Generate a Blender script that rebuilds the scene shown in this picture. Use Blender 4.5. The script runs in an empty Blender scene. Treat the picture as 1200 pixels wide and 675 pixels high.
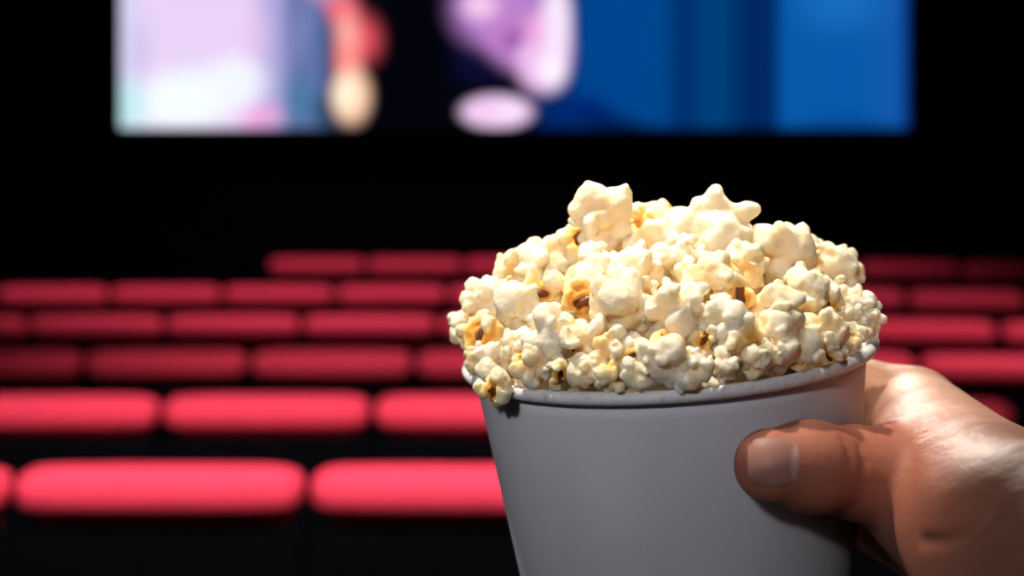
import bpy, bmesh, math, random
import numpy as np
from mathutils import Vector, Matrix, Quaternion

# ------------------------------------------------------------------ camera, light, exposure
S = bpy.context.scene
COL = S.collection
W0, H0 = 1200, 675
FPX = 1667.0
CAM_Z = 1.70
HORIZON = 100.0            # pixel row of the horizon: level camera, lens shifted down

cam_data = bpy.data.cameras.new('camera')
cam_data.sensor_width = 36.0
cam_data.sensor_fit = 'HORIZONTAL'
cam_data.lens = 36.0 * FPX / W0
cam_data.shift_y = -(H0 / 2 - HORIZON) / W0
cam_data.clip_start = 0.02
cam_data.clip_end = 60
cam_data.dof.use_dof = True
cam_data.dof.focus_distance = 0.325
cam_data.dof.aperture_fstop = cam_data.lens / 5.0
cam = bpy.data.objects.new('camera', cam_data)
cam.location = (0, 0, CAM_Z)
cam.rotation_euler = (math.pi / 2, 0, 0)
COL.objects.link(cam)
S.camera = cam
CR = np.array(cam.rotation_euler.to_matrix())
CP = np.array([0, 0, CAM_Z])

S.view_settings.view_transform = 'Standard'
S.view_settings.look = 'None'
S.view_settings.gamma = 1.0
S.view_settings.exposure = 0.0
S.view_settings.use_curve_mapping = False

world = bpy.data.worlds.new('world')
S.world = world
world.use_nodes = True
world.node_tree.nodes['Background'].inputs[0].default_value = (0.02, 0.022, 0.03, 1)
world.node_tree.nodes['Background'].inputs[1].default_value = 0.2


def lamp(name, kind, loc, target, power, color, **kw):
    d = bpy.data.lights.new(name, kind)
    d.energy = power
    d.color = color
    for k, v in kw.items():
        setattr(d, k, v)
    o = bpy.data.objects.new(name, d)
    o.location = loc
    v = Vector(target) - Vector(loc)
    o.rotation_euler = v.to_track_quat('-Z', 'Y').to_euler()
    COL.objects.link(o)
    return o


CUP_AT = (0.041, 0.355, 1.633)
# narrow spots added out of view: two on the heap, one behind the hand
lamp('added_heap_spot', 'SPOT', (-0.50, 0.62, 3.1), (0.012, 0.365, 1.680), 190.0, (1.0, 0.88, 0.70),
     spot_size=math.radians(5.1), spot_blend=0.5, shadow_soft_size=0.03)
lamp('added_heap_side_spot', 'SPOT', (0.12, 0.56, 3.1), (0.058, 0.366, 1.665), 95.0, (1.0, 0.90, 0.74),
     spot_size=math.radians(4.8), spot_blend=0.7, shadow_soft_size=0.035)
lamp('added_hand_spot', 'SPOT', (0.34, 3.6, 2.85), (0.10, 0.365, 1.62), 425.0, (1.0, 0.89, 0.76),
     spot_size=math.radians(7.5), spot_blend=0.8, shadow_soft_size=0.16)
# added fill behind the viewer: a narrow spot and a weak cool disk
lamp('fill_spot', 'SPOT', (-0.50, -0.85, 2.35), (0.004, 0.345, 1.700), 72.0, (1.0, 0.96, 0.95),
     spot_size=math.radians(9.2), spot_blend=1.0, shadow_soft_size=0.11)
lamp('fill_disk', 'AREA', (-0.9, -1.2, 2.6), CUP_AT, 2.2, (0.80, 0.87, 1.0), shape='DISK', size=1.0)
# spots added overhead, out of view, to graze the tops of the seats
lamp('seat_spot_near', 'SPOT', (-0.35, 1.05, 3.9), (-0.35, 2.75, 0.9), 1000.0, (1.0, 0.97, 0.98),
     spot_size=math.radians(56), spot_blend=0.8, shadow_soft_size=0.25)
lamp('seat_spot_far', 'SPOT', (-0.6, 4.6, 3.9), (-0.7, 7.7, 0.8), 520.0, (1.0, 0.88, 1.0),
     spot_size=math.radians(84), spot_blend=0.8, shadow_soft_size=0.25)
lamp('seat_spot_side', 'SPOT', (2.1, 3.3, 3.9), (2.1, 4.9, 0.9), 480.0, (1.0, 0.93, 0.96),
     spot_size=math.radians(52), spot_blend=0.8, shadow_soft_size=0.25)


def W(px, py, d):
    """A point of the place seen at this pixel of the 1200x675 frame, at depth d along the camera axis."""
    c = np.array([(px - W0 / 2) * d / FPX, -(py - HORIZON) * d / FPX, -d])
    return CR @ c + CP


# ------------------------------------------------------------------ helpers
def link_mesh(name, me, mat=None, parent=None, smooth=True):
    o = bpy.data.objects.new(name, me)
    COL.objects.link(o)
    if mat is not None:
        me.materials.append(mat)
    if parent is not None:
        o.parent = parent
    if smooth:
        me.polygons.foreach_set('use_smooth', [True] * len(me.polygons))
    return o


def obj(name, bm, mat=None, parent=None, smooth=True):
    me = bpy.data.meshes.new(name)
    bm.normal_update()
    bm.to_mesh(me)
    bm.free()
    return link_mesh(name, me, mat, parent, smooth)


def thing(name, label, cat, loc=(0, 0, 0), rotz=0, group=None):
    o = bpy.data.objects.new(name, None)
    o.empty_display_size = 0.05
    COL.objects.link(o)
    o.location = loc
    o.rotation_euler = (0, 0, rotz)
    tag(o, label, cat, group)
    return o


def tag(o, label, cat, group=None):
    o['label'] = label
    o['category'] = cat
    if group:
        o['group'] = group
    return o


def rounded_box(bm, x0, x1, y0, y1, z0, z1, r, seg=3):
    t = bmesh.new()
    bmesh.ops.create_cube(t, size=1.0)
    for v in t.verts:
        v.co = Vector(((x0 + x1) / 2 + v.co.x * (x1 - x0), (y0 + y1) / 2 + v.co.y * (y1 - y0),
                       (z0 + z1) / 2 + v.co.z * (z1 - z0)))
    if r > 0:
        bmesh.ops.bevel(t, geom=list(t.edges), offset=r, segments=seg, profile=0.5, affect='EDGES')
    me = bpy.data.meshes.new('tmp')
    t.to_mesh(me)
    t.free()
    bm.from_mesh(me)
    bpy.data.meshes.remove(me)


def rbox(*a, **k):
    bm = bmesh.new()
    rounded_box(bm, *a, **k)
    return bm


def lathe(profile, seg=96, close=False):
    bm = bmesh.new()
    rings = []
    for r, z in profile:
        rings.append([bm.verts.new((r * math.cos(2 * math.pi * i / seg), r * math.sin(2 * math.pi * i / seg), z))
                      for i in range(seg)])
    pairs = list(zip(rings[:-1], rings[1:]))
    if close:
        pairs.append((rings[-1], rings[0]))
    for a, b in pairs:
        for i in range(seg):
            j = (i + 1) % seg
            bm.faces.new((a[i], a[j], b[j], b[i]))
    return bm


def srgb(r, g, b):
    f = lambda c: (c / 12.92 if c <= 0.04045 else ((c + 0.055) / 1.055) ** 2.4)
    return (f(r / 255), f(g / 255), f(b / 255), 1.0)


class Nodes:
    def __init__(self, name):
        self.m = bpy.data.materials.new(name)
        self.m.use_nodes = True
        self.t = self.m.node_tree
        self.b = self.t.nodes['Principled BSDF']
        self.out = self.t.nodes['Material Output']

    def n(self, kind, **kw):
        x = self.t.nodes.new(kind)
        for k, v in kw.items():
            setattr(x, k, v)
        return x

    def l(self, a, b):
        self.t.links.new(a, b)

    def bump(self, src, strength, dist, base=None):
        x = self.n('ShaderNodeBump')
        x.inputs['Strength'].default_value = strength
        x.inputs['Distance'].default_value = dist
        self.l(src, x.inputs['Height'])
        if base is not None:
            self.l(base.outputs[0], x.inputs['Normal'])
        return x

    def noise(self, scale, detail=3, rough=0.5, coord='Object'):
        tc = self.n('ShaderNodeTexCoord')
        x = self.n('ShaderNodeTexNoise')
        x.inputs['Scale'].default_value = scale
        x.inputs['Detail'].default_value = detail
        x.inputs['Roughness'].default_value = rough
        self.l(tc.outputs[coord], x.inputs['Vector'])
        return x

    def ramp(self, fac, stops, interp='LINEAR'):
        r = self.n('ShaderNodeValToRGB')
        r.color_ramp.interpolation = interp
        e = r.color_ramp.elements
        while len(e) < len(stops):
            e.new(0.5)
        for k, (p, c) in enumerate(stops):
            e[k].position = p
            e[k].color = c if len(c) == 4 else (*c, 1)
        if fac is not None:
            self.l(fac, r.inputs[0])
        return r


def simple_mat(name, color, rough=0.6, spec=0.3, var=0.15, scale=20, bump=0.0, bdist=0.002, metal=0.0):
    N = Nodes(name)
    nz = N.noise(scale)
    lo = tuple(c * (1 - var) for c in color[:3])
    hi = tuple(min(1, c * (1 + var)) for c in color[:3])
    r = N.ramp(nz.outputs[0], [(0.3, lo), (0.7, hi)])
    N.l(r.outputs[0], N.b.inputs['Base Color'])
    N.b.inputs['Roughness'].default_value = rough
    N.b.inputs['Specular IOR Level'].default_value = spec
    N.b.inputs['Metallic'].default_value = metal
    if bump:
        b = N.bump(nz.outputs[0], bump, bdist)
        N.l(b.outputs[0], N.b.inputs['Normal'])
    return N.m


M_wall = simple_mat('black_wall_fabric', (0.0035, 0.0035, 0.004), 0.95, 0.05, 0.3, 60)
M_carpet = simple_mat('black_carpet', (0.003, 0.003, 0.004), 1.0, 0.0, 0.4, 120)
M_ceil = simple_mat('black_ceiling_panel', (0.004, 0.004, 0.004), 0.95, 0.05, 0.2, 10)
M_mask = simple_mat('black_screen_masking', (0.002, 0.002, 0.0025), 0.95, 0.02, 0.2, 30)
M_shell = simple_mat('black_seat_plastic', (0.0022, 0.0022, 0.003), 0.8, 0.0, 0.2, 40)
M_red = simple_mat('red_seat_fabric', (0.78, 0.042, 0.082), 0.85, 0.1, 0.12, 90, 0.3, 0.002)

# ------------------------------------------------------------------ the rows of seats: where they stand
# top of the seat backs at the middle of each row: (pixel row of the top edge, pixel width of one seat, a gap's column, first seat, last seat)
PITCH_W = 0.55
ROWS = [
    dict(D=2.66, y=541, gap=361, n0=-2, n1=2),
    dict(D=3.71, y=458, gap=437, n0=-3, n1=3),
    dict(D=4.75, y=405, gap=293, n0=-2, n1=6),
    dict(D=5.72, y=365, gap=193, n0=-2, n1=7),
    dict(D=6.95, y=330, gap=261, n0=-2, n1=8),
    dict(D=8.05, y=297, gap=315, n0=0, n1=9),
]
for R in ROWS:
    R['top'] = CAM_Z - R['D'] * (R['y'] + 5 - HORIZON) / FPX
    R['floor'] = R['top'] - 1.0
Z_FRONT = ROWS[-1]['floor'] - 0.02
SCREEN_Y = 12.6

# ------------------------------------------------------------------ setting
def struct(name, bm, mat):
    o = obj(name, bm, mat, None, False)
    o['kind'] = 'structure'
    return o


XW = 6.2
YB, YF = -2.4, 13.0
ZC = 4.1
# stepped floor: one profile swept across the hall
prof = [(YB, ROWS[0]['floor'] + 0.1), (0.95, ROWS[0]['floor'] + 0.1)]
prof = [(YB, ROWS[0]['floor'] + 0.12), (1.95, ROWS[0]['floor'] + 0.12)]
for i, R in enumerate(ROWS):
    prof.append((R['D'] - 0.72 if i else 1.95, R['floor']))
    if i + 1 < len(ROWS):
        prof.append((ROWS[i + 1]['D'] - 0.72, R['floor']))
prof.append((ROWS[-1]['D'] + 1.0, ROWS[-1]['floor']))
prof += [(ROWS[-1]['D'] + 1.0, Z_FRONT), (YF, Z_FRONT)]
bm = bmesh.new()
va = [bm.verts.new((-XW, y, z)) for y, z in prof]
vb = [bm.verts.new((XW, y, z)) for y, z in prof]
for k in range(len(prof) - 1):
    bm.faces.new((va[k], vb[k], vb[k + 1], va[k + 1]))
struct('floor', bm, M_carpet)
struct('wall_left', rbox(-XW - 0.1, -XW, YB, YF, -1.2, ZC, 0), M_wall)
struct('wall_right', rbox(XW, XW + 0.1, YB, YF, -1.2, ZC, 0), M_wall)
struct('wall_front', rbox(-XW, XW, YF, YF + 0.1, -1.2, ZC + 2, 0), M_wall)
struct('wall_back', rbox(-XW, XW, YB - 0.1, YB, -1.2, ZC, 0), M_wall)
struct('ceiling', rbox(-XW, XW, YB, YF, ZC, ZC + 0.1, 0), M_ceil)

# ------------------------------------------------------------------ the cinema screen
def ground_plane_point(px, py, y):
    d = W(px, py, 1.0) - CP
    t = y / d[1]
    return CP + d * t


bl = ground_plane_point(141, 150, SCREEN_Y)
br = ground_plane_point(1065, 150, SCREEN_Y)
SW = br[0] - bl[0]
SH = SW / 2.39
SX = (bl[0] + br[0]) / 2
SZ = bl[2]
KPX = 924.0 / SW                        # photo pixels per metre on the screen


def film_material():
    N = Nodes('projected_film')
    for k in ('Principled BSDF',):
        N.t.nodes.remove(N.t.nodes[k])
    tc = N.n('ShaderNodeTexCoord')
    sep = N.n('ShaderNodeSeparateXYZ')
    N.l(tc.outputs['Object'], sep.inputs[0])
    mu = N.n('ShaderNodeMapRange')
    mu.inputs[1].default_value = -SW / 2
    mu.inputs[2].default_value = SW / 2
    N.l(sep.outputs[0], mu.inputs[0])
    u = lambda px: (px - 141.0) / 924.0
    base = N.ramp(mu.outputs[0], [
        (u(142), srgb(208, 205, 238)), (u(180), srgb(226, 205, 240)), (u(285), srgb(228, 204, 240)),
        (u(322), srgb(170, 165, 215)), (u(345), srgb(100, 112, 165)), (u(372), srgb(92, 112, 165)), (u(392), srgb(40, 50, 80)),
        (u(425), srgb(6, 6, 16)), (u(520), srgb(3, 4, 14)), (u(600), srgb(2, 6, 24)), (u(655), srgb(0, 40, 105)),
        (u(690), srgb(0, 66, 138)), (u(770), srgb(0, 68, 138)), (u(800), srgb(0, 46, 104)), (u(835), srgb(0, 62, 122)),
        (u(885), srgb(0, 36, 92)), (u(905), srgb(0, 40, 100)), (u(922), srgb(8, 86, 165)), (u(1000), srgb(8, 86, 166)),
        (u(1050), srgb(18, 86, 168)), (u(1064), srgb(8, 50, 130))], 'EASE')
    cur = base.outputs[0]
    # soft patches of the projected picture: centre, half-axes, turn, colour, softness, strength
    blobs = [
        (235, -45, 120, 60, 0, (232, 196, 236), 0.8, 0.8),
        (215, 118, 95, 55, -6, (240, 248, 255), 0.75, 1.0),
        (150, 125, 34, 54, 0, (186, 232, 236), 0.9, 0.9),
        (165, 60, 20, 60, 0, (196, 176, 226), 0.9, 0.5),
        (275, 95, 55, 45, 0, (238, 244, 255), 0.8, 0.9),
        (306, 138, 40, 24, -20, (240, 158, 214), 0.9, 0.8),
        (300, 40, 26, 40, 0, (228, 190, 232), 0.9, 0.6),
        (352, 118, 32, 50, 0, (70, 120, 160), 0.9, 0.85),
        (352, 40, 14, 60, 10, (136, 140, 190), 0.9, 0.6),
        (378, 130, 18, 36, 0, (16, 60, 84), 0.9, 0.8),
        (478, 75, 55, 130, 0, (3, 3, 10), 0.5, 1.0),
        (380, -12, 46, 26, 20, (196, 150, 196), 0.9, 0.9),
        (402, 12, 30, 26, 40, (240, 110, 118), 0.7, 1.0),
        (424, 45, 34, 44, -8, (232, 84, 98), 0.95, 1.0),
        (408, 68, 22, 50, 0, (250, 138, 134), 0.6, 1.0),
        (406, 36, 24, 32, 0, (255, 170, 164), 0.9, 0.9),
        (411, 112, 30, 44, 0, (255, 205, 172), 0.55, 1.0),
        (406, 110, 20, 28, 0, (255, 244, 214), 0.8, 1.0),
        (590, 10, 80, 70, 0, (178, 124, 202), 0.6, 1.0),
        (610, 40, 60, 55, 30, (186, 126, 196), 0.5, 1.0),
        (562, 6, 34, 28, 0, (246, 200, 234), 0.9, 1.0),
        (637, 62, 40, 58, 8, (232, 184, 232), 0.45, 1.0),
        (652, 24, 24, 70, 0, (242, 222, 246), 0.6, 1.0),
        (646, 82, 28, 34, 0, (254, 240, 254), 0.9, 1.0),
        (604, 46, 26, 16, -35, (132, 62, 152), 0.9, 0.9),
        (626, 36, 18, 26, 20, (238, 150, 214), 0.9, 0.7),
        (556, 78, 44, 32, 25, (14, 14, 52), 0.9, 0.8),
        (690, 128, 50, 26, 10, (0, 30, 108), 0.9, 0.9),
        (720, 150, 80, 26, 8, (0, 8, 58), 0.8, 0.7),
        (582, 131, 50, 23, 0, (238, 200, 238), 0.35, 1.0),
        (596, 131, 26, 14, 0, (248, 224, 248), 0.9, 1.0),
        (985, 0, 80, 60, 0, (26, 108, 188), 0.95, 0.8),
        (990, 150, 90, 30, 0, (4, 66, 140), 0.9, 0.7),
    ]
    for px, py, rx, ry, rot, c, soft, k in blobs:
        mp = N.n('ShaderNodeMapping')
        mp.vector_type = 'TEXTURE'
        mp.inputs['Location'].default_value = ((px - 603) / KPX, 0, (150 - py) / KPX - SH / 2)
        mp.inputs['Rotation'].default_value = (0, math.radians(rot), 0)
        mp.inputs['Scale'].default_value = (rx / KPX, 1000, ry / KPX)
        N.l(tc.outputs['Object'], mp.inputs[0])
        ln = N.n('ShaderNodeVectorMath', operation='LENGTH')
        N.l(mp.outputs[0], ln.inputs[0])
        mr = N.n('ShaderNodeMapRange', interpolation_type='SMOOTHSTEP')
        mr.inputs[1].default_value = 1.0
        mr.inputs[2].default_value = 1.0 - soft
        mr.inputs[3].default_value = 0.0
        mr.inputs[4].default_value = k
        N.l(ln.outputs['Value'], mr.inputs[0])
        mx = N.n('ShaderNodeMix', data_type='RGBA')
        N.l(mr.outputs[0], mx.inputs['Factor'])
        N.l(cur, mx.inputs['A'])
        mx.inputs['B'].default_value = srgb(*c)
        cur = mx.outputs['Result']
    em = N.n('ShaderNodeEmission')
    em.inputs[1].default_value = 1.08
    N.l(cur, em.inputs[0])
    N.l(em.outputs[0], N.out.inputs[0])
    return N.m


scr = thing('cinema_screen', 'wide glowing cinema screen showing a blurred film on the dark front wall', 'screen',
            (SX, SCREEN_Y, SZ))
bm = bmesh.new()
nx, nz = 24, 10
grid = [[bm.verts.new(((i / nx - 0.5) * SW, 0, (j / nz - 0.5) * SH)) for i in range(nx + 1)] for j in range(nz + 1)]
for j in range(nz):
    for i in range(nx):
        bm.faces.new((grid[j][i], grid[j][i + 1], grid[j + 1][i + 1], grid[j + 1][i]))
sc = obj('projection_surface', bm, film_material(), scr)
sc.location = (0, 0, SH / 2)
for nm, b in (('masking_side', (-SW / 2 - 0.35, -SW / 2 - 0.005, -0.03, 0.06, -0.3, SH + 0.3)),
              ('masking_side', (SW / 2 + 0.005, SW / 2 + 0.35, -0.03, 0.06, -0.3, SH + 0.3)),
              ('masking_bottom', (-SW / 2, SW / 2, -0.03, 0.06, -0.3, -0.005)),
              ('masking_top', (-SW / 2, SW / 2, -0.03, 0.06, SH + 0.005, SH + 0.3))):
    obj(nm, rbox(*b, 0.01, seg=2), M_mask, scr)
obj('backing_frame', rbox(-SW / 2 - 0.3, SW / 2 + 0.3, 0.08, 0.38, -0.25, SH + 0.25, 0.01, seg=1), M_mask, scr)

# ------------------------------------------------------------------ cinema seats
def headrest_mesh():
    """Plump upholstered roll along the top of the backrest, bulged along its length, with rounded ends."""
    bm = bmesh.new()
    nx_, ns = 25, 20
    rings = []
    hw = 0.268
    for i in range(nx_):
        t = math.sin((-1 + 2 * i / (nx_ - 1)) * math.pi / 2)
        e = (1 - abs(t) ** 14) ** 0.42
        x = t * hw
        b = 1 + 0.04 * (1 - t * t)
        ring = []
        for k in range(ns):
            a = 2 * math.pi * k / ns
            ca, sa = math.cos(a), math.sin(a)
            yy = 0.055 * math.copysign(abs(ca) ** 0.75, ca)
            zz = 0.041 * math.copysign(abs(sa) ** 0.7, sa)
            ring.append(bm.verts.new((x, 0.045 + yy * max(e, 0.02) * b, 0.955 + zz * max(e, 0.02) * b)))
        rings.append(ring)
    for a, b in zip(rings[:-1], rings[1:]):
        for k in range(ns):
            j = (k + 1) % ns
            bm.faces.new((a[k], b[k], b[j], a[j]))
    bm.faces.new(rings[0])
    bm.faces.new(list(reversed(rings[-1])))
    return bm


def make_seat():
    t = thing('theatre_armchair', '', 'seat', (0, 0, 0), 0, 'red seats in rows before the screen')
    obj('headrest', headrest_mesh(), M_red, t)
    sh = rbox(-0.266, 0.266, 0.0, 0.035, 0.26, 0.895, 0.016)
    for v in sh.verts:                                       # a shallow curve across the back shell
        v.co.y += 0.25 * v.co.x ** 2
    obj('back_shell', sh, M_shell, t)
    bk = rbox(-0.235, 0.235, 0.035, 0.13, 0.44, 0.915, 0.035)
    obj('backrest', bk, M_red, t)
    obj('seat_cushion', rbox(-0.225, 0.225, 0.13, 0.58, 0.36, 0.48, 0.04), M_red, t)
    obj('seat_pan', rbox(-0.22, 0.22, 0.12, 0.56, 0.315, 0.362, 0.015), M_shell, t)
    for s in (-1, 1):
        obj('armrest', rbox(s * 0.252 - 0.02, s * 0.252 + 0.02, 0.10, 0.50, 0.60, 0.645, 0.014), M_shell, t)
        obj('leg', rbox(s * 0.252 - 0.016, s * 0.252 + 0.016, 0.14, 0.30, 0.004, 0.605, 0.012), M_shell, t)
        obj('foot', rbox(s * 0.252 - 0.018, s * 0.252 + 0.018, 0.09, 0.40, 0.0, 0.03, 0.008), M_shell, t)
    return t


def dup(root):
    r = root.copy()
    COL.objects.link(r)
    for ch in list(root.children):
        c = ch.copy()
        COL.objects.link(c)
        c.parent = r
        for g in list(ch.children):
            d = g.copy()
            COL.objects.link(d)
            d.parent = c
    return r


ORD = ['first', 'second', 'third', 'fourth', 'fifth', 'sixth', 'seventh', 'eighth', 'ninth', 'tenth', 'eleventh']
ROWN = ['the nearest seat row', 'the second nearest seat row', 'the third seat row', 'the fourth seat row',
        'the fifth seat row', 'the farthest short seat row']
seat0 = None
for ri, R in enumerate(ROWS):
    xg = (R['gap'] - 600.0) * R['D'] / FPX
    for k in range(R['n0'], R['n1']):
        x = xg + (k + 0.5) * PITCH_W
        sag = 0.030 * (x + 0.45) ** 2 if x > -0.45 else 0.006 * (x + 0.45) ** 2
        s = make_seat() if seat0 is None else dup(seat0)
        if seat0 is None:
            seat0 = s
        s.location = (x, R['D'] - 0.045 - sag * 0.8, R['floor'])
        s.rotation_euler = (0, 0, math.atan(0.04 * (x + 0.45) * 0.8) * -1 * 0 - (0.032 * (x + 0.45) if x > -0.45 else 0.01 * (x + 0.45)))
        s['label'] = 'red padded black-backed cinema seat, %s from the left in %s' % (ORD[k - R['n0']], ROWN[ri])
        s['category'] = 'seat'

# ------------------------------------------------------------------ the paper cup
TILT = math.radians(5.0)
cam_f = CR @ np.array([0, 0, -1.0])
CUP_O = W(782, 411, 0.36)
_ax = Matrix.Rotation(-TILT, 3, Vector((0, 1, 0)))        # lean in the picture plane
CUP_R = np.array(_ax)
if (CUP_R @ np.array([0, 0, -1]))[0] < 0:
    CUP_R = np.array(Matrix.Rotation(TILT, 3, Vector((0, 1, 0))))
RIM_R = 0.0498
TAPER = 0.138
CUP_H = 0.135


def cup_r(z):
    return RIM_R - 0.0005 + TAPER * z


def to_cup(p):
    return (p - CUP_O) @ CUP_R


def from_cup(q):
    return CUP_O + CUP_R @ np.asarray(q)


def paper_material():
    N = Nodes('white_paper_card')
    tc = N.n('ShaderNodeTexCoord')
    mp = N.n('ShaderNodeMapping')
    mp.inputs['Scale'].default_value = (1, 1, 0.5)
    N.l(tc.outputs['Object'], mp.inputs[0])
    n1 = N.n('ShaderNodeTexNoise')
    n1.inputs['Scale'].default_value = 38
    n1.inputs['Detail'].default_value = 5
    N.l(mp.outputs[0], n1.inputs[0])
    r = N.ramp(n1.outputs[0], [(0.3, (0.63, 0.645, 0.72)), (0.7, (0.72, 0.735, 0.80))])
    N.l(r.outputs[0], N.b.inputs['Base Color'])
    n2 = N.noise(900, 4)
    b = N.bump(n2.outputs[0], 0.15, 0.0003)
    N.l(b.outputs[0], N.b.inputs['Normal'])
    N.b.inputs['Roughness'].default_value = 0.62
    N.b.inputs['Specular IOR Level'].default_value = 0.3
    return N.m


def rim_material():
    N = Nodes('scuffed_rolled_paper')
    n1 = N.noise(260, 6, 0.7)
    r = N.ramp(n1.outputs[0], [(0.34, (0.50, 0.50, 0.55)), (0.50, (0.70, 0.70, 0.74)), (0.7, (0.82, 0.82, 0.82))])
    N.l(r.outputs[0], N.b.inputs['Base Color'])
    b = N.bump(n1.outputs[0], 0.25, 0.0004)
    N.l(b.outputs[0], N.b.inputs['Normal'])
    N.b.inputs['Roughness'].default_value = 0.55
    return N.m


M_paper = paper_material()
M_rim = rim_material()
cup = thing('popcorn_cup', 'plain white paper cup full of popcorn, held in the hand', 'cup')
cup.matrix_world = Matrix.Translation(Vector(CUP_O)) @ Matrix(CUP_R).to_4x4()
th = 0.0006
zs = [-CUP_H * i / 24 for i in range(25)]
profile = [(cup_r(z), z) for z in zs] + [(cup_r(z) - th, z) for z in reversed(zs)]
obj('cup_wall', lathe(profile, 128, True), M_paper, cup)
bm = lathe([(0.0001, -CUP_H + 0.008), (cup_r(-CUP_H + 0.008) - th, -CUP_H + 0.008),
            (cup_r(-CUP_H + 0.007) - th, -CUP_H + 0.007), (0.0001, -CUP_H + 0.007)], 96, True)
obj('cup_bottom', bm, M_paper, cup)
rr = 0.00155
prof = [(RIM_R + rr * 0.55 + rr * math.cos(a), -0.0002 + rr * 1.0 * math.sin(a)) for a in
        [2 * math.pi * k / 16 for k in range(16)]]
obj('rolled_rim', lathe(prof, 160, True), M_rim, cup)

# ------------------------------------------------------------------ surfaces grown from rounded volumes
def surface_nets(ax, ay, az, F):
    """Mesh of the zero level of F sampled on the tensor grid (ax, ay, az)."""
    nx, ny, nz = F.shape
    ins = F < 0
    c = np.zeros((nx - 1, ny - 1, nz - 1), np.int8)
    for i in (0, 1):
        for j in (0, 1):
            for k in (0, 1):
                c += ins[i:nx - 1 + i, j:ny - 1 + j, k:nz - 1 + k]
    act = (c > 0) & (c < 8)
    I, J, K = np.nonzero(act)
    idx = -np.ones(act.shape, np.int64)
    idx[I, J, K] = np.arange(len(I))
    acc = np.zeros((len(I), 3))
    cnt = np.zeros(len(I))
    corners = [(i, j, k) for i in (0, 1) for j in (0, 1) for k in (0, 1)]
    for a in corners:
        for d in range(3):
            if a[d] == 1:
                continue
            b = list(a)
            b[d] = 1
            fa = F[I + a[0], J + a[1], K + a[2]]
            fb = F[I + b[0], J + b[1], K + b[2]]
            m = (fa < 0) != (fb < 0)
            t = np.where(m, fa / np.where(m, fa - fb, 1), 0)
            pa = np.stack([ax[I + a[0]], ay[J + a[1]], az[K + a[2]]], 1)
            pb = np.stack([ax[I + b[0]], ay[J + b[1]], az[K + b[2]]], 1)
            acc += np.where(m[:, None], pa + (pb - pa) * t[:, None], 0)
            cnt += m
    V = acc / cnt[:, None]
    quads = []
    for d in range(3):
        s0 = [slice(None)] * 3
        s1 = [slice(None)] * 3
        s0[d] = slice(0, -1)
        s1[d] = slice(1, None)
        a, b = ins[tuple(s0)], ins[tuple(s1)]
        e, f = (d + 1) % 3, (d + 2) % 3
        X = np.nonzero(a != b)
        X = np.stack(X, 1)
        ok = (X[:, e] > 0) & (X[:, f] > 0) & (X[:, e] < F.shape[e] - 1) & (X[:, f] < F.shape[f] - 1)
        X = X[ok]
        flip = ~a[X[:, 0], X[:, 1], X[:, 2]]
        q = []
        for de, df in ((1, 1), (0, 1), (0, 0), (1, 0)):
            Y = X.copy()
            Y[:, e] -= de
            Y[:, f] -= df
            q.append(idx[Y[:, 0], Y[:, 1], Y[:, 2]])
        q = np.stack(q, 1)
        q[flip] = q[flip][:, ::-1]
        quads.append(q)
    return V, np.concatenate(quads)


def mesh_from(name, V, Q):
    me = bpy.data.meshes.new(name)
    me.vertices.add(len(V))
    me.vertices.foreach_set('co', np.asarray(V, np.float32).ravel())
    me.loops.add(Q.size)
    me.loops.foreach_set('vertex_index', Q.astype(np.int32).ravel())
    me.polygons.add(len(Q))
    me.polygons.foreach_set('loop_start', np.arange(0, Q.size, Q.shape[1], dtype=np.int32))
    me.polygons.foreach_set('loop_total', np.full(len(Q), Q.shape[1], np.int32))
    me.update(calc_edges=True)
    me.validate()
    return me


def smin(a, b, k):
    h = np.clip(0.5 + 0.5 * (b - a) / k, 0, 1)
    return b + (a - b) * h - k * h * (1 - h)


def smax(a, b, k):
    return -smin(-a, -b, k)


def cone(p, a, b, ra, rb):
    """Distance to a tapered capsule."""
    a = np.asarray(a, np.float32)
    b = np.asarray(b, np.float32)
    ba = b - a
    pa = p - a
    h = np.clip((pa @ ba) / float(ba @ ba), 0, 1)
    return np.linalg.norm(pa - h[:, None] * ba, axis=1) - (ra + (rb - ra) * h)


def vnoise(p, freq, seed):
    """Smooth value noise in -1..1."""
    rng = np.random.RandomState(seed)
    tab = rng.uniform(-1, 1, (16, 16, 16)).astype(np.float32)
    q = p * freq + 100
    i = np.floor(q).astype(int)
    f = q - i
    f = f * f * (3 - 2 * f)
    out = 0
    for a in (0, 1):
        for b in (0, 1):
            for c in (0, 1):
                w = (f[:, 0] if a else 1 - f[:, 0]) * (f[:, 1] if b else 1 - f[:, 1]) * (f[:, 2] if c else 1 - f[:, 2])
                out = out + w * tab[(i[:, 0] + a) % 16, (i[:, 1] + b) % 16, (i[:, 2] + c) % 16]
    return out


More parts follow.
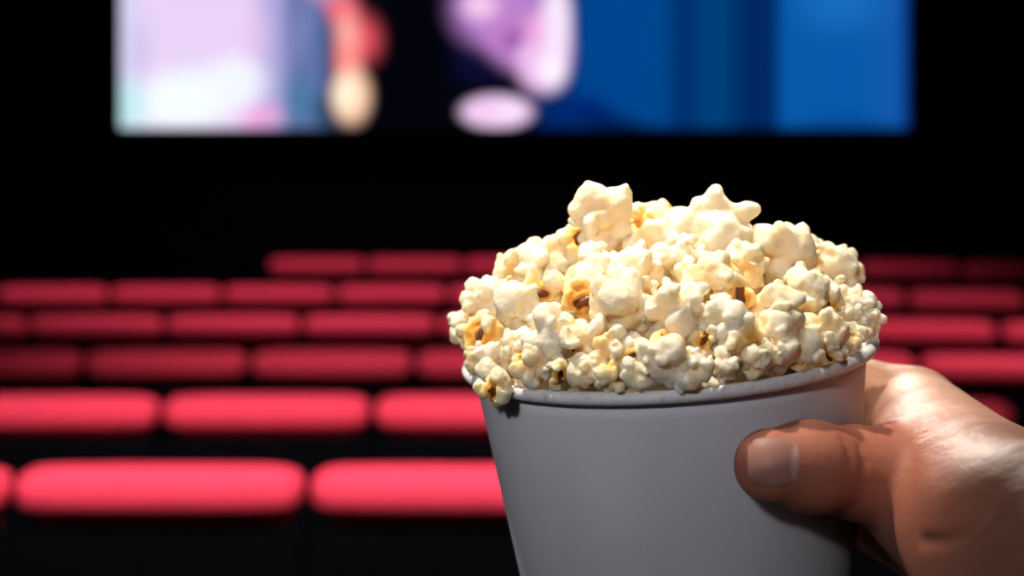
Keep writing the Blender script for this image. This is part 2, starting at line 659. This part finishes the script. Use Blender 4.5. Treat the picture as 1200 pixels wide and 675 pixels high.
# ------------------------------------------------------------------ popcorn
def popcorn_material():
    N = Nodes('popped_corn')
    at = N.n('ShaderNodeAttribute')
    at.attribute_name = 'butter'
    r = N.ramp(at.outputs['Fac'], [(0.1, (0.97, 0.87, 0.72)), (0.5, (0.97, 0.79, 0.52)), (0.85, (0.94, 0.62, 0.20)), (1.0, (0.80, 0.38, 0.07))])
    oi = N.n('ShaderNodeObjectInfo')
    ad = N.n('ShaderNodeMath', operation='MULTIPLY_ADD')
    N.l(oi.outputs['Random'], ad.inputs[0])
    ad.inputs[1].default_value = 0.45
    N.l(at.outputs['Fac'], ad.inputs[2])
    N.l(ad.outputs[0], r.inputs[0])
    N.l(r.outputs[0], N.b.inputs['Base Color'])
    n = N.noise(3.2, 4)
    b1 = N.bump(n.outputs[0], 0.35, 0.0016)
    n2 = N.noise(14, 3)
    b2 = N.bump(n2.outputs[0], 0.25, 0.0006, b1)
    N.l(b2.outputs[0], N.b.inputs['Normal'])
    N.b.inputs['Roughness'].default_value = 0.55
    N.b.inputs['Specular IOR Level'].default_value = 0.25
    N.b.inputs['Subsurface Weight'].default_value = 0.55
    N.b.inputs['Subsurface Radius'].default_value = (1.0, 0.75, 0.42)
    N.b.inputs['Subsurface Scale'].default_value = 0.0042
    return N.m


M_corn = popcorn_material()
M_hull = simple_mat('brown_corn_hull', (0.17, 0.045, 0.010), 0.4, 0.35, 0.5, 3.0)


def unit(v):
    v = np.asarray(v, float)
    return v / np.linalg.norm(v)


def make_flake(seed, style):
    """One popped kernel about two units across; the hull sits at -Y. Returns (flake mesh, hull mesh)."""
    rng = np.random.RandomState(seed)
    lobes = []
    dirs = []
    if style == 'fan':            # broad petals, one pointed, standing up from a stem
        spec = [((-0.27, 0, 0.40), 0.28), ((-0.58, 0, 0.14), 0.24), ((-0.72, 0, -0.22), 0.17), ((-0.48, -0.05, 0.33), 0.20), ((0, 0, -0.1), 0.52),
                ((0.28, 0, 0.10), 0.38), ((0.43, 0, 0.34), 0.27), ((0.54, 0, 0.54), 0.17), ((0.59, 0, 0.66), 0.09), ((0.30, 0.02, 0.34), 0.22), ((-0.1, 0.05, -0.7), 0.42),
                ((-0.3, -0.3, -0.25), 0.26), ((0.45, 0, -0.35), 0.24), ((-0.02, -0.2, 0.28), 0.24)]
        lobes = [(np.array(c), r) for c, r in spec]
    elif style == 'star':         # stubby knobs around a broad face
        spec = [((0, 0, -0.05), 0.56), ((-0.04, 0, 0.50), 0.26), ((-0.06, 0, 0.66), 0.22), ((-0.34, 0, 0.38), 0.25), ((0.24, 0, 0.36), 0.26),
                ((0.52, 0, 0.30), 0.24), ((0.64, 0, 0.40), 0.20), ((-0.60, 0.05, 0.08), 0.3), ((-0.45, 0.1, -0.4), 0.4), ((0.46, 0.05, -0.12), 0.36), ((0.25, 0, -0.55), 0.36),
                ((-0.1, -0.3, -0.1), 0.34)]
        lobes = [(np.array(c), r) for c, r in spec]
    else:
        n = {'ball': 7, 'butterfly': 5, 'long': 5}[style]
        tries = 0
        while len(dirs) < n and tries < 600:
            tries += 1
            d = unit(rng.normal(size=3))
            if d[1] < -0.72:
                continue
            if all(np.dot(d, e) < (0.72 if style == 'ball' else 0.5) for e in dirs):
                dirs.append(d)
        for d in dirs:
            R = rng.uniform(0.30, 0.50)
            L = 0.98 - R if style == 'ball' else rng.uniform(0.42, 1.0 - R + 0.1)
            cc = d * L
            if style == 'long':
                cc = cc * np.array([0.75, 0.75, 1.15])
            lobes.append((cc * 0.45, R * 0.95))
            lobes.append((cc, R))
            side = unit(np.cross(d, rng.normal(size=3)))
            for s in range(rng.randint(2, 5)):
                side = unit(np.cross(d, rng.normal(size=3)))
                lobes.append((cc + side * R * rng.uniform(0.65, 1.0) + d * R * rng.uniform(-0.2, 0.6), R * rng.uniform(0.30, 0.62)))
        lobes.append((np.array([0, 0.06, 0]), 0.36))
    ext = 1.45
    n = 46
    a = np.linspace(-ext, ext, n)
    G = np.stack(np.meshgrid(a, a, a, indexing='ij'), -1).reshape(-1, 3).astype(np.float32)
    # gentle domain warp so that no lobe stays a ball
    Gw = G + 0.09 * np.stack([vnoise(G, 2.1, seed + 7 + i) for i in range(3)], 1) + 0.035 * np.stack([vnoise(G, 5.0, seed + 17 + i) for i in range(3)], 1)
    F = None
    for i, (c, r) in enumerate(lobes):
        sc_ = 1 + 0.22 * rng.normal(size=3)
        sc_ = np.clip(sc_, 0.75, 1.3)
        d = (np.linalg.norm((Gw - c) / sc_, axis=1) - r) * float(sc_.min())
        F = d if F is None else smin(F, d, 0.055)
    F = F + 0.022 * vnoise(G, 6.5, seed + 31)
    # a cleft on the hull side
    if style in ('butterfly', 'ball', 'long'):
        cl = (np.linalg.norm((Gw - np.array([0, -0.62, 0])) / np.array([0.55, 1.0, 0.9]), axis=1) - 0.34) * 0.6
        F = smax(F, -cl, 0.06)
    V, Q = surface_nets(a, a, a, F.reshape(n, n, n))
    if style not in ('fan', 'star'):
        V = V / np.percentile(np.linalg.norm(V, axis=1), 97)
    me = mesh_from('flake', V, Q)
    rad = np.linalg.norm(V - np.array([0, -0.12, 0]), axis=1)
    front = np.clip((-V[:, 1] / (rad + 1e-6) - 0.1) / 0.9, 0, 1)
    but = np.clip(1.35 - rad * 1.45, 0, 1) * ((0.6 + 0.6 * front) if style not in ('fan', 'star') else 0.45) + 0.22 * vnoise(V, 1.6, seed + 53)
    but = np.clip(but, 0, 1)
    at = me.attributes.new('butter', 'FLOAT', 'POINT')
    at.data.foreach_set('value', but.astype(np.float32))
    # the split hull: a thin torn cap in the cleft
    bm = bmesh.new()
    nu, nv = 12, 10
    outer, inner = [], []
    for i in range(nu):
        ro, ri_ = [], []
        for j in range(nv):
            u = (i / (nu - 1) - 0.5) * 2
            v = (j / (nv - 1) - 0.5) * 2
            w = 0.26 * (1 - 0.55 * abs(u)) * (1 + 0.25 * math.sin(5 * u + seed))
            x = v * w
            z = u * 0.40
            y = -0.36 - 0.09 * (1 - u * u) * (1 - v * v) + 0.06 * math.sin(3 * v + 2 * u + seed)
            ro.append(bm.verts.new((x, y, z)))
            ri_.append(bm.verts.new((x * 0.96, y + 0.05, z * 0.97)))
        outer.append(ro)
        inner.append(ri_)
    for i in range(nu - 1):
        for j in range(nv - 1):
            bm.faces.new((outer[i][j], outer[i + 1][j], outer[i + 1][j + 1], outer[i][j + 1]))
            bm.faces.new((inner[i][j], inner[i][j + 1], inner[i + 1][j + 1], inner[i + 1][j]))
    for i in range(nu - 1):
        bm.faces.new((outer[i][0], inner[i][0], inner[i + 1][0], outer[i + 1][0]))
        bm.faces.new((outer[i][-1], outer[i + 1][-1], inner[i + 1][-1], inner[i][-1]))
    for j in range(nv - 1):
        bm.faces.new((outer[0][j], outer[0][j + 1], inner[0][j + 1], inner[0][j]))
        bm.faces.new((outer[-1][j], inner[-1][j], inner[-1][j + 1], outer[-1][j + 1]))
    hm = bpy.data.meshes.new('hull')
    bm.normal_update()
    bm.to_mesh(hm)
    bm.free()
    for m, mat in ((me, M_corn), (hm, M_hull)):
        if style in ('fan', 'star') and m is hm:
            m.transform(Matrix.Rotation(math.pi, 4, 'Z'))
        m.materials.append(mat)
        m.polygons.foreach_set('use_smooth', [True] * len(m.polygons))
    return me, hm


STYLES = ['fan', 'star'] + ['butterfly', 'ball'] * 6 + ['long'] * 3
FLAKES = [make_flake(101 + 13 * i, s) for i, s in enumerate(STYLES)]
NORMAL = list(range(2, len(STYLES)))


def pile_h(rho):
    t = min(1.0, rho / 0.0525)
    return 0.0315 * (1 - t ** 3) ** 0.62 - 0.004


def pile_hit(px, py):
    """Where the sight line through this pixel meets the heap's core; past its outline, the nearest point at the cup's depth."""
    for d in np.arange(0.30, 0.372, 0.0005):
        q = to_cup(W(px, py, d))
        rho = math.hypot(q[0], q[1])
        if rho < 0.0525 and q[2] < pile_h(rho) and q[2] > -0.012:
            return W(px, py, d)
    return W(px, py, 0.362)


# pieces one can make out: column, row, size in pixels, variant (None: any), hull towards the viewer, roll, label
PIECES = [
    (706, 249, 80, 0, False, 0, 'tall pale popcorn flake with a pointed petal, standing at the heap top'),
    (840, 268, 98, 1, False, 0, 'star shaped knobbly popcorn flake on the very top of the heap'),
    (757, 266, 62, 3, True, 40, 'whorled popcorn with a brown seam just beside the tall pointed flake'),
    (676, 278, 62, 4, True, 20, 'buttery yellow popcorn with dark hull, under the tall pointed flake'),
    (783, 254, 50, 5, False, 0, 'small popcorn between the whorled piece and the star shaped flake'),
    (905, 290, 92, 7, False, 60, 'largest lumpy popcorn clump just beside the star shaped flake'),
    (936, 283, 46, 6, False, 0, 'knob ended popcorn on the back slope above the red seats'),
    (972, 312, 62, 2, False, 30, 'forked popcorn on the shoulder of the heap above the hand'),
    (993, 322, 40, 9, False, 0, 'small popcorn with a round knob at the heap outline over the hand'),
    (1012, 372, 52, 8, False, 90, 'yellowish popcorn farthest out over the rim above the hand'),
    (1000, 398, 38, 14, False, 20, 'small smooth white popcorn resting on the rim by the hand'),
    (962, 388, 56, 11, False, 70, 'white rounded popcorn beside the small smooth one near the rim'),
    (970, 352, 50, 10, True, 10, 'popcorn with two toasted spots on the slope above the hand'),
    (622, 318, 78, 12, False, 15, 'big pale popcorn making the upper shoulder opposite the hand'),
    (600, 308, 44, 4, False, 80, 'small popcorn tucked under the big pale shoulder piece'),
    (568, 352, 60, 13, False, 10, 'knobby white popcorn at the outline opposite the hand'),
    (544, 384, 48, 6, False, 45, 'yellowish popcorn leaning out over the rim opposite the hand'),
    (570, 392, 62, 2, True, 10, 'curled popcorn with a dark burnt hull, just above the rim'),
    (594, 428, 46, 15, True, 8, 'popcorn hanging over the rim with a long brown hull'),
    (608, 366, 70, 9, False, 0, 'smooth cream popcorn behind the curled burnt hull piece'),
    (636, 344, 66, 10, True, 100, 'popcorn with a small brown hole below the big shoulder piece'),
    (690, 322, 72, 5, False, 60, 'broad flat popcorn in the middle of the slope below the yellow one'),
    (652, 388, 74, 7, False, 10, 'large buttery popcorn in the lower slope opposite the hand'),
    (626, 426, 58, 11, False, 140, 'tan popcorn next to the piece hanging over the rim'),
    (658, 440, 44, 3, True, 0, 'small toasted popcorn tight against the rim below the buttery piece'),
    (680, 396, 62, 6, False, 200, 'square looking white popcorn near the rim at mid slope'),
    (684, 352, 56, 8, True, 80, 'popcorn with one orange hull dot at mid slope'),
    (728, 352, 80, 13, False, 0, 'bright white four lobed popcorn in the centre of the heap'),
    (745, 318, 62, 2, False, 150, 'white popcorn directly above the bright four lobed one'),
    (712, 410, 58, 12, False, 220, 'upright white popcorn leaning on the tan shell at the rim'),
    (690, 438, 46, 9, False, 30, 'golden popcorn at the rim below the square white piece'),
    (738, 420, 54, 14, True, 30, 'tan brown open popcorn shell at the rim under the four lobed piece'),
    (757, 352, 48, 4, True, 0, 'orange hearted popcorn with dark hull in the centre of the heap'),
    (792, 362, 80, 3, False, 100, 'plump two lobed white popcorn in the centre of the heap'),
    (782, 414, 80, 5, False, 30, 'big smooth round popcorn above the rim in front'),
    (752, 446, 46, 16, False, 90, 'long white popcorn lying along the rim in front'),
    (812, 438, 58, 7, False, 250, 'pale popcorn touching the rim beside the big round one'),
    (798, 300, 62, 8, False, 0, 'soft cream popcorn just under the star shaped flake'),
    (832, 322, 74, 10, False, 300, 'wide yellow cream popcorn below the star shaped flake'),
    (862, 346, 54, 6, True, 10, 'popcorn with a torn brown hull in the upper slope above the thumb'),
    (846, 378, 62, 13, False, 70, 'cream popcorn with a crack above the clawed piece'),
    (873, 404, 66, 2, True, 95, 'clawed popcorn with a hollow brown heart above the thumb'),
    (884, 432, 40, 9, False, 0, 'little double lobed popcorn at the rim above the thumb'),
    (904, 366, 78, 12, False, 10, 'broad white popcorn beside the torn hull piece'),
    (922, 402, 76, 11, False, 190, 'large buttery popcorn resting on the rim above the thumb'),
    (902, 432, 40, 4, False, 20, 'small popcorn wedged at the rim beside the double lobed one'),
    (942, 342, 62, 5, False, 210, 'long cream popcorn on the slope behind the toasted spots'),
    (880, 314, 62, 14, False, 45, 'pale popcorn under the largest lumpy clump'),
    (764, 290, 64, 7, False, 45, 'wide cream popcorn below the whorled piece'),
    (704, 288, 60, 9, False, 120, 'pale popcorn at the foot of the tall pointed flake'),
    (826, 396, 44, 3, True, 200, 'brown edged popcorn in the hollow beside the big round one'),
    (940, 424, 44, 8, True, 0, 'dark hearted small popcorn at the rim near the hand'),
    (655, 300, 52, 15, False, 30, 'pale popcorn between the shoulder piece and the yellow one'),
    (850, 446, 40, 10, False, 60, 'low popcorn just showing above the rim in front'),
    (606, 408, 44, 13, False, 60, 'small knobby popcorn above the piece hanging over the rim'),
    (1022, 392, 40, 12, False, 75, 'popcorn propped on the rim outermost above the hand'),
    (978, 416, 40, 8, False, 150, 'small popcorn in the dip at the rim beneath the white rounded piece'),
    (996, 350, 52, 10, False, 240, 'cream popcorn filling the outline above the yellowish overhanging piece'),
    (716, 441, 46, 8, False, 130, 'squat popcorn filling the dip at the rim under the upright white one'),
    (576, 424, 46, 11, False, 60, 'white popcorn behind the piece that hangs over the rim'),
    (560, 420, 36, 9, False, 10, 'little popcorn at the rim below the curled burnt piece'),
]


VERTS = []
for fm_, hm_ in FLAKES:
    v_ = np.empty(len(fm_.vertices) * 3, np.float32)
    fm_.vertices.foreach_get('co', v_)
    VERTS.append(v_.reshape(-1, 3)[::3])


def settle(pos, radius, rot, var):
    """Shift a piece so that it lies inside the cup's wall, or rests on the rim when it leans over it."""
    q = to_cup(np.asarray(pos, float))
    v = (VERTS[var] @ np.array(rot).T) @ CUP_R * radius
    if math.hypot(q[0], q[1]) > 0.0445:
        for _ in range(30):
            p = q + v
            r = np.hypot(p[:, 0], p[:, 1])
            if not (((r > RIM_R - 0.0018) & (r < RIM_R + 0.0022) & (p[:, 2] < 0.0008)).any()):
                break
            q[2] += 0.0008
    else:
        for _ in range(60):
            p = q + v
            r = np.hypot(p[:, 0], p[:, 1])
            if not ((p[:, 2] < 0.0015) & (r > cup_r(np.minimum(p[:, 2], 0)) - 0.0016)).any():
                break
            h = math.hypot(q[0], q[1]) + 1e-6
            q[:2] -= q[:2] / h * 0.0007
    return from_cup(q)


def add_popcorn(pos, radius, rot, var, label, group=None):
    """A piece: its flake mesh with the hull as a part."""
    fm, hm = FLAKES[var]
    if not label.startswith('popcorn hanging'):
        pos = settle(pos, radius, rot, var)
    o = bpy.data.objects.new('popcorn', fm)
    COL.objects.link(o)
    o.matrix_world = Matrix.Translation(Vector(pos)) @ rot.to_4x4() @ Matrix.Scale(radius, 4)
    tag(o, label, 'popcorn', group)
    h = bpy.data.objects.new('hull', hm)
    COL.objects.link(h)
    h.parent = o
    h['label'] = 'brown hull'
    return o


BASE = Matrix(CR)        # camera axes: x right, y up, z to the viewer
STAND = BASE @ Matrix(((1, 0, 0), (0, 0, 1), (0, -1, 0)))      # local z up in view, local -y towards the viewer
random.seed(5)
rng = np.random.RandomState(8)
placed = []
for px, py, size, var, hull, roll, label in PIECES:
    p = pile_hit(px, py)
    if label.startswith('popcorn hanging'):
        p = from_cup((-0.79 * 0.0548, -0.61 * 0.0548, 0.0012))
    d = float(((p - CP) @ cam_f))
    rad = 0.5 * size * d / FPX * 1.16
    if var in (0, 1):
        rot = STAND @ Matrix.Rotation(math.radians(roll), 3, 'Y')
        p = W(px, py, 0.352)
    elif hull:
        rot = STAND @ Matrix.Rotation(math.radians(rng.uniform(-22, 22)), 3, 'Z') @ Matrix.Rotation(math.radians(rng.uniform(-22, 22)), 3, 'X') @ Matrix.Rotation(math.radians(roll), 3, 'Y')
    else:
        rot = STAND @ Matrix.Rotation(math.radians(180 + rng.uniform(-70, 70)), 3, 'Z') @ Matrix.Rotation(math.radians(rng.uniform(-60, 60)), 3, 'X') @ Matrix.Rotation(math.radians(roll), 3, 'Y')
    add_popcorn(p, rad, rot, var, label, 'popcorn heaped in the cup')
    placed.append((p, rad))

# the rest of the heap: back slope, then the layer underneath
n_fill = 0
for layer, (off, tries, tight) in enumerate(((0.0, 4000, 0.80), (-0.011, 4000, 0.80), (0.0, 3000, 0.80))):
    for _ in range(tries):
        rho = 0.0475 * math.sqrt(rng.uniform())
        th_ = rng.uniform(0, 2 * math.pi)
        q = np.array([rho * math.cos(th_), rho * math.sin(th_), pile_h(rho) + off])
        if layer == 1 and rho > 0.0405:
            q[:2] *= 0.0405 / rho
            q[2] = max(q[2], -0.011)
        if layer == 2:                      # along the inside of the rim
            rho = rng.uniform(0.037, 0.0418)
            q = np.array([rho * math.cos(th_), rho * math.sin(th_), rng.uniform(-0.011, 0.001)])
        p = from_cup(q)
        rad = rng.uniform(0.0074, 0.0098)
        if all(np.linalg.norm(p - b) > (tight if layer < 2 else 0.66) * (rad + r) for b, r in placed):
            rot = Quaternion(rng.normal(size=4)).normalized().to_matrix()
            add_popcorn(p, rad, rot, int(rng.choice(NORMAL)),
                        'cream popcorn piece mostly buried among other pieces in the heap', 'popcorn heaped in the cup')
            placed.append((p, rad))
            n_fill += 1
print('popcorn pieces', len(placed), 'of which filling', n_fill)

# ------------------------------------------------------------------ the hand
def skin_material():
    N = Nodes('skin')
    n = N.noise(45, 5, 0.6)
    r = N.ramp(n.outputs[0], [(0.3, (0.56, 0.285, 0.19)), (0.55, (0.64, 0.36, 0.255)), (0.75, (0.69, 0.42, 0.31))])
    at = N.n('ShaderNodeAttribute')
    at.attribute_name = 'flush_shade'
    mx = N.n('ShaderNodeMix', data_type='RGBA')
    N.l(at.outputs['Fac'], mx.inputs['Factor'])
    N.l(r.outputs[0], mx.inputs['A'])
    mx.inputs['B'].default_value = (0.41, 0.13, 0.085, 1)  # reddened skin, darkened as well to carry the thumb's shade
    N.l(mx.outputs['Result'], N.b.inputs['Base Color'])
    tc = N.n('ShaderNodeTexCoord')
    v = N.n('ShaderNodeTexVoronoi')
    v.feature = 'DISTANCE_TO_EDGE'
    v.inputs['Scale'].default_value = 900
    N.l(tc.outputs['Object'], v.inputs['Vector'])
    b1 = N.bump(v.outputs['Distance'], 0.12, 0.0004)
    n2 = N.noise(220, 4)
    b2 = N.bump(n2.outputs[0], 0.4, 0.0008, b1)
    N.l(b2.outputs[0], N.b.inputs['Normal'])
    N.b.inputs['Roughness'].default_value = 0.55
    N.b.inputs['Specular IOR Level'].default_value = 0.22
    N.b.inputs['Subsurface Weight'].default_value = 0.25
    N.b.inputs['Subsurface Radius'].default_value = (1.0, 0.35, 0.2)
    N.b.inputs['Subsurface Scale'].default_value = 0.004
    return N.m


def nail_material():
    N = Nodes('fingernail')
    n = N.noise(60, 3)
    r = N.ramp(n.outputs[0], [(0.3, (0.33, 0.15, 0.125)), (0.7, (0.40, 0.20, 0.17))])
    at = N.n('ShaderNodeAttribute')
    at.attribute_name = 'lunula'
    mx = N.n('ShaderNodeMix', data_type='RGBA')
    N.l(at.outputs['Fac'], mx.inputs['Factor'])
    N.l(r.outputs[0], mx.inputs['A'])
    mx.inputs['B'].default_value = (0.55, 0.36, 0.31, 1)
    N.l(mx.outputs['Result'], N.b.inputs['Base Color'])
    N.b.inputs['Roughness'].default_value = 0.5
    N.b.inputs['Specular IOR Level'].default_value = 0.3
    return N.m


def chain(p, pts, rads, k):
    F = None
    for a, b, ra, rb in zip(pts[:-1], pts[1:], rads[:-1], rads[1:]):
        d = cone(p, a, b, ra, rb)
        F = d if F is None else smin(F, d, k)
    return F


def wrap(th_deg, r_extra, y):
    """A point round the cup, y along its axis, angle from the picture's right towards the back."""
    a = math.radians(th_deg)
    r = cup_r(y) + r_extra
    return from_cup((r * math.cos(a), r * math.sin(a), y))


WRIST = W(1345, 745, 0.262)
W_RAD, W_MID, W_ULN = W(1300, 722, 0.275), W(1318, 740, 0.292), W(1330, 755, 0.31)
IDX, MID, RNG, PNK = W(1071, 487, 0.380), W(1012, 505, 0.402), W(962, 525, 0.419), W(925, 533, 0.436)
FINGERS = [
    [IDX, wrap(52, 0.0088, -0.018), wrap(84, 0.0080, -0.019), wrap(108, 0.0075, -0.0195)],
    [MID, wrap(78, 0.0092, -0.037), wrap(108, 0.0084, -0.037), wrap(132, 0.0078, -0.037)],
    [RNG, wrap(92, 0.0090, -0.054), wrap(112, 0.0082, -0.054), wrap(128, 0.0076, -0.053)],
    [PNK, wrap(92, 0.0080, -0.066), wrap(110, 0.0072, -0.067), wrap(124, 0.0066, -0.067)],
]
FRAD = [(0.0122, 0.0098, 0.0088, 0.0074), (0.0120, 0.0100, 0.0090, 0.0076), (0.0115, 0.0094, 0.0084, 0.0072), (0.0105, 0.0083, 0.0074, 0.0064)]
THUMB = [W(903, 546, 0.3060), W(950, 547, 0.3105), W(1000, 553, 0.3180), W(1045, 562, 0.3230), W(1092, 588, 0.3220), W(1200, 652, 0.2880)]
TRAD = [0.0079, 0.0093, 0.0094, 0.0098, 0.0124, 0.0172]
ELBOW = WRIST + (CR @ np.array([0.155, -0.13, 0.125]))


def cup_sdf(p):
    q = to_cup(p)
    return (np.hypot(q[:, 0], q[:, 1]) - (RIM_R - 0.0005 + TAPER * q[:, 2])) * 0.986


def rim_sdf(p):
    q = to_cup(p)
    return np.hypot(np.hypot(q[:, 0], q[:, 1]) - (RIM_R + 0.0009), q[:, 2]) - 0.0019


CARVES = []


def hand_sdf(p):
    p = p.astype(np.float32)
    palm = chain(p, [W_RAD, IDX], [0.0165, 0.0128], 0.01)
    palm = smin(palm, chain(p, [W_MID, MID], [0.0165, 0.0125], 0.01), 0.010)
    palm = smin(palm, chain(p, [W_MID, RNG], [0.0165, 0.0120], 0.01), 0.010)
    palm = smin(palm, chain(p, [W_ULN, PNK], [0.0155, 0.0112], 0.01), 0.010)
    palm = smin(palm, chain(p, [THUMB[5], W_RAD], [0.0185, 0.0180], 0.01), 0.014)
    palm = smin(palm, cone(p, WRIST, ELBOW, 0.026, 0.040), 0.018)
    palm = smin(palm, chain(p, [W_MID, WRIST, W_ULN], [0.020, 0.022, 0.018], 0.01), 0.014)
    # web between thumb and forefinger, and the muscle behind it
    palm = smin(palm, cone(p, W(1066, 528, 0.346), W(1150, 585, 0.318), 0.0085, 0.0150), 0.012)
    palm = smin(palm, cone(p, W(1075, 512, 0.362), W(1180, 600, 0.325), 0.0095, 0.0140), 0.012)
    thumb = chain(p, THUMB, TRAD, 0.004)
    F = smin(palm, thumb, 0.018)
    for pts, rads in zip(FINGERS, FRAD):
        F = smin(F, chain(p, pts, rads, 0.004), 0.0022)
    F = smax(F, -(cup_sdf(p) - 0.0002), 0.0008)
    F = smax(F, -rim_sdf(p), 0.0006)
    for a, b, r, k in CARVES:
        F = smax(F, -cone(p, a, b, r, r), k)
    return F


def surf(px, py, d0=0.22, d1=0.45):
    """Where the sight line first meets the hand, or None."""
    d = d0
    for _ in range(160):
        f = float(hand_sdf(W(px, py, d)[None])[0])
        if f < 2e-5:
            return W(px, py, d)
        d += max(f * 0.8, 2e-5)
        if d > d1:
            return None
    return W(px, py, d)


def carve(pix, r, lift, k=0.0012):
    pts = [surf(*q) for q in pix]
    out = -cam_f
    new = []
    for a, b in zip(pts[:-1], pts[1:]):
        if a is None or b is None:
            continue
        new.append((a + out * lift, b + out * lift, r, k))
    return new


todo = []
# crease at the root of the ball of the thumb, knuckle wrinkles, hollow beside the forefinger knuckle
todo += carve([(1078, 632), (1105, 632), (1130, 626), (1148, 612), (1162, 598)], 0.0012, 0.0007)
todo += carve([(988, 512), (996, 528), (998, 546)], 0.0006, 0.00048)
todo += carve([(1008, 522), (1014, 540), (1013, 556)], 0.0006, 0.0005)
# todo += carve([(1074, 486), (1092, 491), (1118, 494)], 0.0030, 0.0028, 0.003)
CARVES += todo

lo = np.array([1e9] * 3)
hi = -lo
for P_ in FINGERS + [THUMB, [W_RAD, W_MID, W_ULN]]:
    for q in P_:
        lo = np.minimum(lo, q - 0.022)
        hi = np.maximum(hi, q + 0.022)
lo2 = np.minimum(lo, ELBOW - 0.05)
hi2 = np.maximum(hi, ELBOW + 0.05)


def axis(a2, a, b, b2, fine, coarse):
    x = list(np.arange(a, b, fine))
    pre = list(np.arange(a2, a - coarse * 0.5, coarse)) if a2 < a - coarse else []
    post = list(np.arange(b + coarse * 0.5, b2 + coarse, coarse)) if b2 > b + coarse else []
    return np.array(pre + x + post)


AX = [axis(lo2[i], lo[i], hi[i], hi2[i], 0.00095, 0.004) for i in range(3)]
F = np.empty([len(a) for a in AX], np.float32)
YY, ZZ = np.meshgrid(AX[1], AX[2], indexing='ij')
for s in range(0, len(AX[0]), 8):
    xs = AX[0][s:s + 8]
    P_ = np.empty((len(xs), YY.shape[0], YY.shape[1], 3), np.float32)
    P_[..., 0] = xs[:, None, None]
    P_[..., 1] = YY
    P_[..., 2] = ZZ
    F[s:s + 8] = hand_sdf(P_.reshape(-1, 3)).reshape(len(xs), *YY.shape)
V, Q = surface_nets(*AX, F)
me = mesh_from('body', V, Q)
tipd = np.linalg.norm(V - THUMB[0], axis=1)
fl = np.clip(1.5 - tipd / 0.06, 0, 0.85)  # redness of the tip, plus shade painted along the thumb towards its ball
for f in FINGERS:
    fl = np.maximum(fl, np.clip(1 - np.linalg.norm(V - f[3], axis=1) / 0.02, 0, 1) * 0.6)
me.attributes.new('flush_shade', 'FLOAT', 'POINT').data.foreach_set('value', fl.astype(np.float32))
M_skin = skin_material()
person = thing('person', 'person reaching in with a bare right hand, thumb across the front of the cup', 'person', tuple(ELBOW))
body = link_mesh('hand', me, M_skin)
body.parent = person
body.matrix_parent_inverse = Matrix.Translation(-Vector(ELBOW))

# thumbnail: a curved plate lying on the thumb's surface
nu, nv = 22, 18
c0, ang = np.array([906.0, 541.0]), math.radians(3)
ex, ey = np.array([math.cos(ang), math.sin(ang)]), np.array([-math.sin(ang), math.cos(ang)])
bm = bmesh.new()
lay = bm.verts.layers.float.new('lunula')
top, bot = [], []
for i in range(nu):
    rt, rb = [], []
    for j in range(nv):
        u = -1 + 2 * i / (nu - 1)
        v = -1 + 2 * j / (nv - 1)
        uu = u * math.sqrt(max(0, 1 - 0.42 * v * v)) if u > 0 else u * math.sqrt(max(0, 1 - 0.30 * v * v))
        vv = v * math.sqrt(max(0, 1 - 0.30 * u * u))
        pxy = c0 + ex * uu * 33 + ey * vv * 32
        p = surf(*pxy)
        e = 0.0006
        g = np.array([float(hand_sdf((p + np.eye(3)[k] * e)[None])[0] - hand_sdf((p - np.eye(3)[k] * e)[None])[0]) for k in range(3)])
        nrm = unit(g)
        lift = 0.00030 * (1 - max(abs(u), abs(v)) ** 8) - 0.00014
        a = bm.verts.new(p + nrm * lift)
        b = bm.verts.new(p - nrm * 0.0006)
        a[lay] = max(0.0, min(1.0, (uu - 0.55 + 0.35 * vv * vv * -1) / 0.12)) * max(0, min(1, (0.8 - abs(vv)) / 0.15))
        rt.append(a)
        rb.append(b)
    top.append(rt)
    bot.append(rb)
for i in range(nu - 1):
    for j in range(nv - 1):
        bm.faces.new((top[i][j], top[i][j + 1], top[i + 1][j + 1], top[i + 1][j]))
        bm.faces.new((bot[i][j], bot[i + 1][j], bot[i + 1][j + 1], bot[i][j + 1]))
for i in range(nu - 1):
    bm.faces.new((top[i][0], top[i + 1][0], bot[i + 1][0], bot[i][0]))
    bm.faces.new((top[i][-1], bot[i][-1], bot[i + 1][-1], top[i + 1][-1]))
for j in range(nv - 1):
    bm.faces.new((top[0][j], bot[0][j], bot[0][j + 1], top[0][j + 1]))
    bm.faces.new((top[-1][j], top[-1][j + 1], bot[-1][j + 1], bot[-1][j]))
bmesh.ops.recalc_face_normals(bm, faces=list(bm.faces))
nail = obj('thumbnail', bm, nail_material(), body)
nail['label'] = 'pinkish thumbnail with a pale half moon'
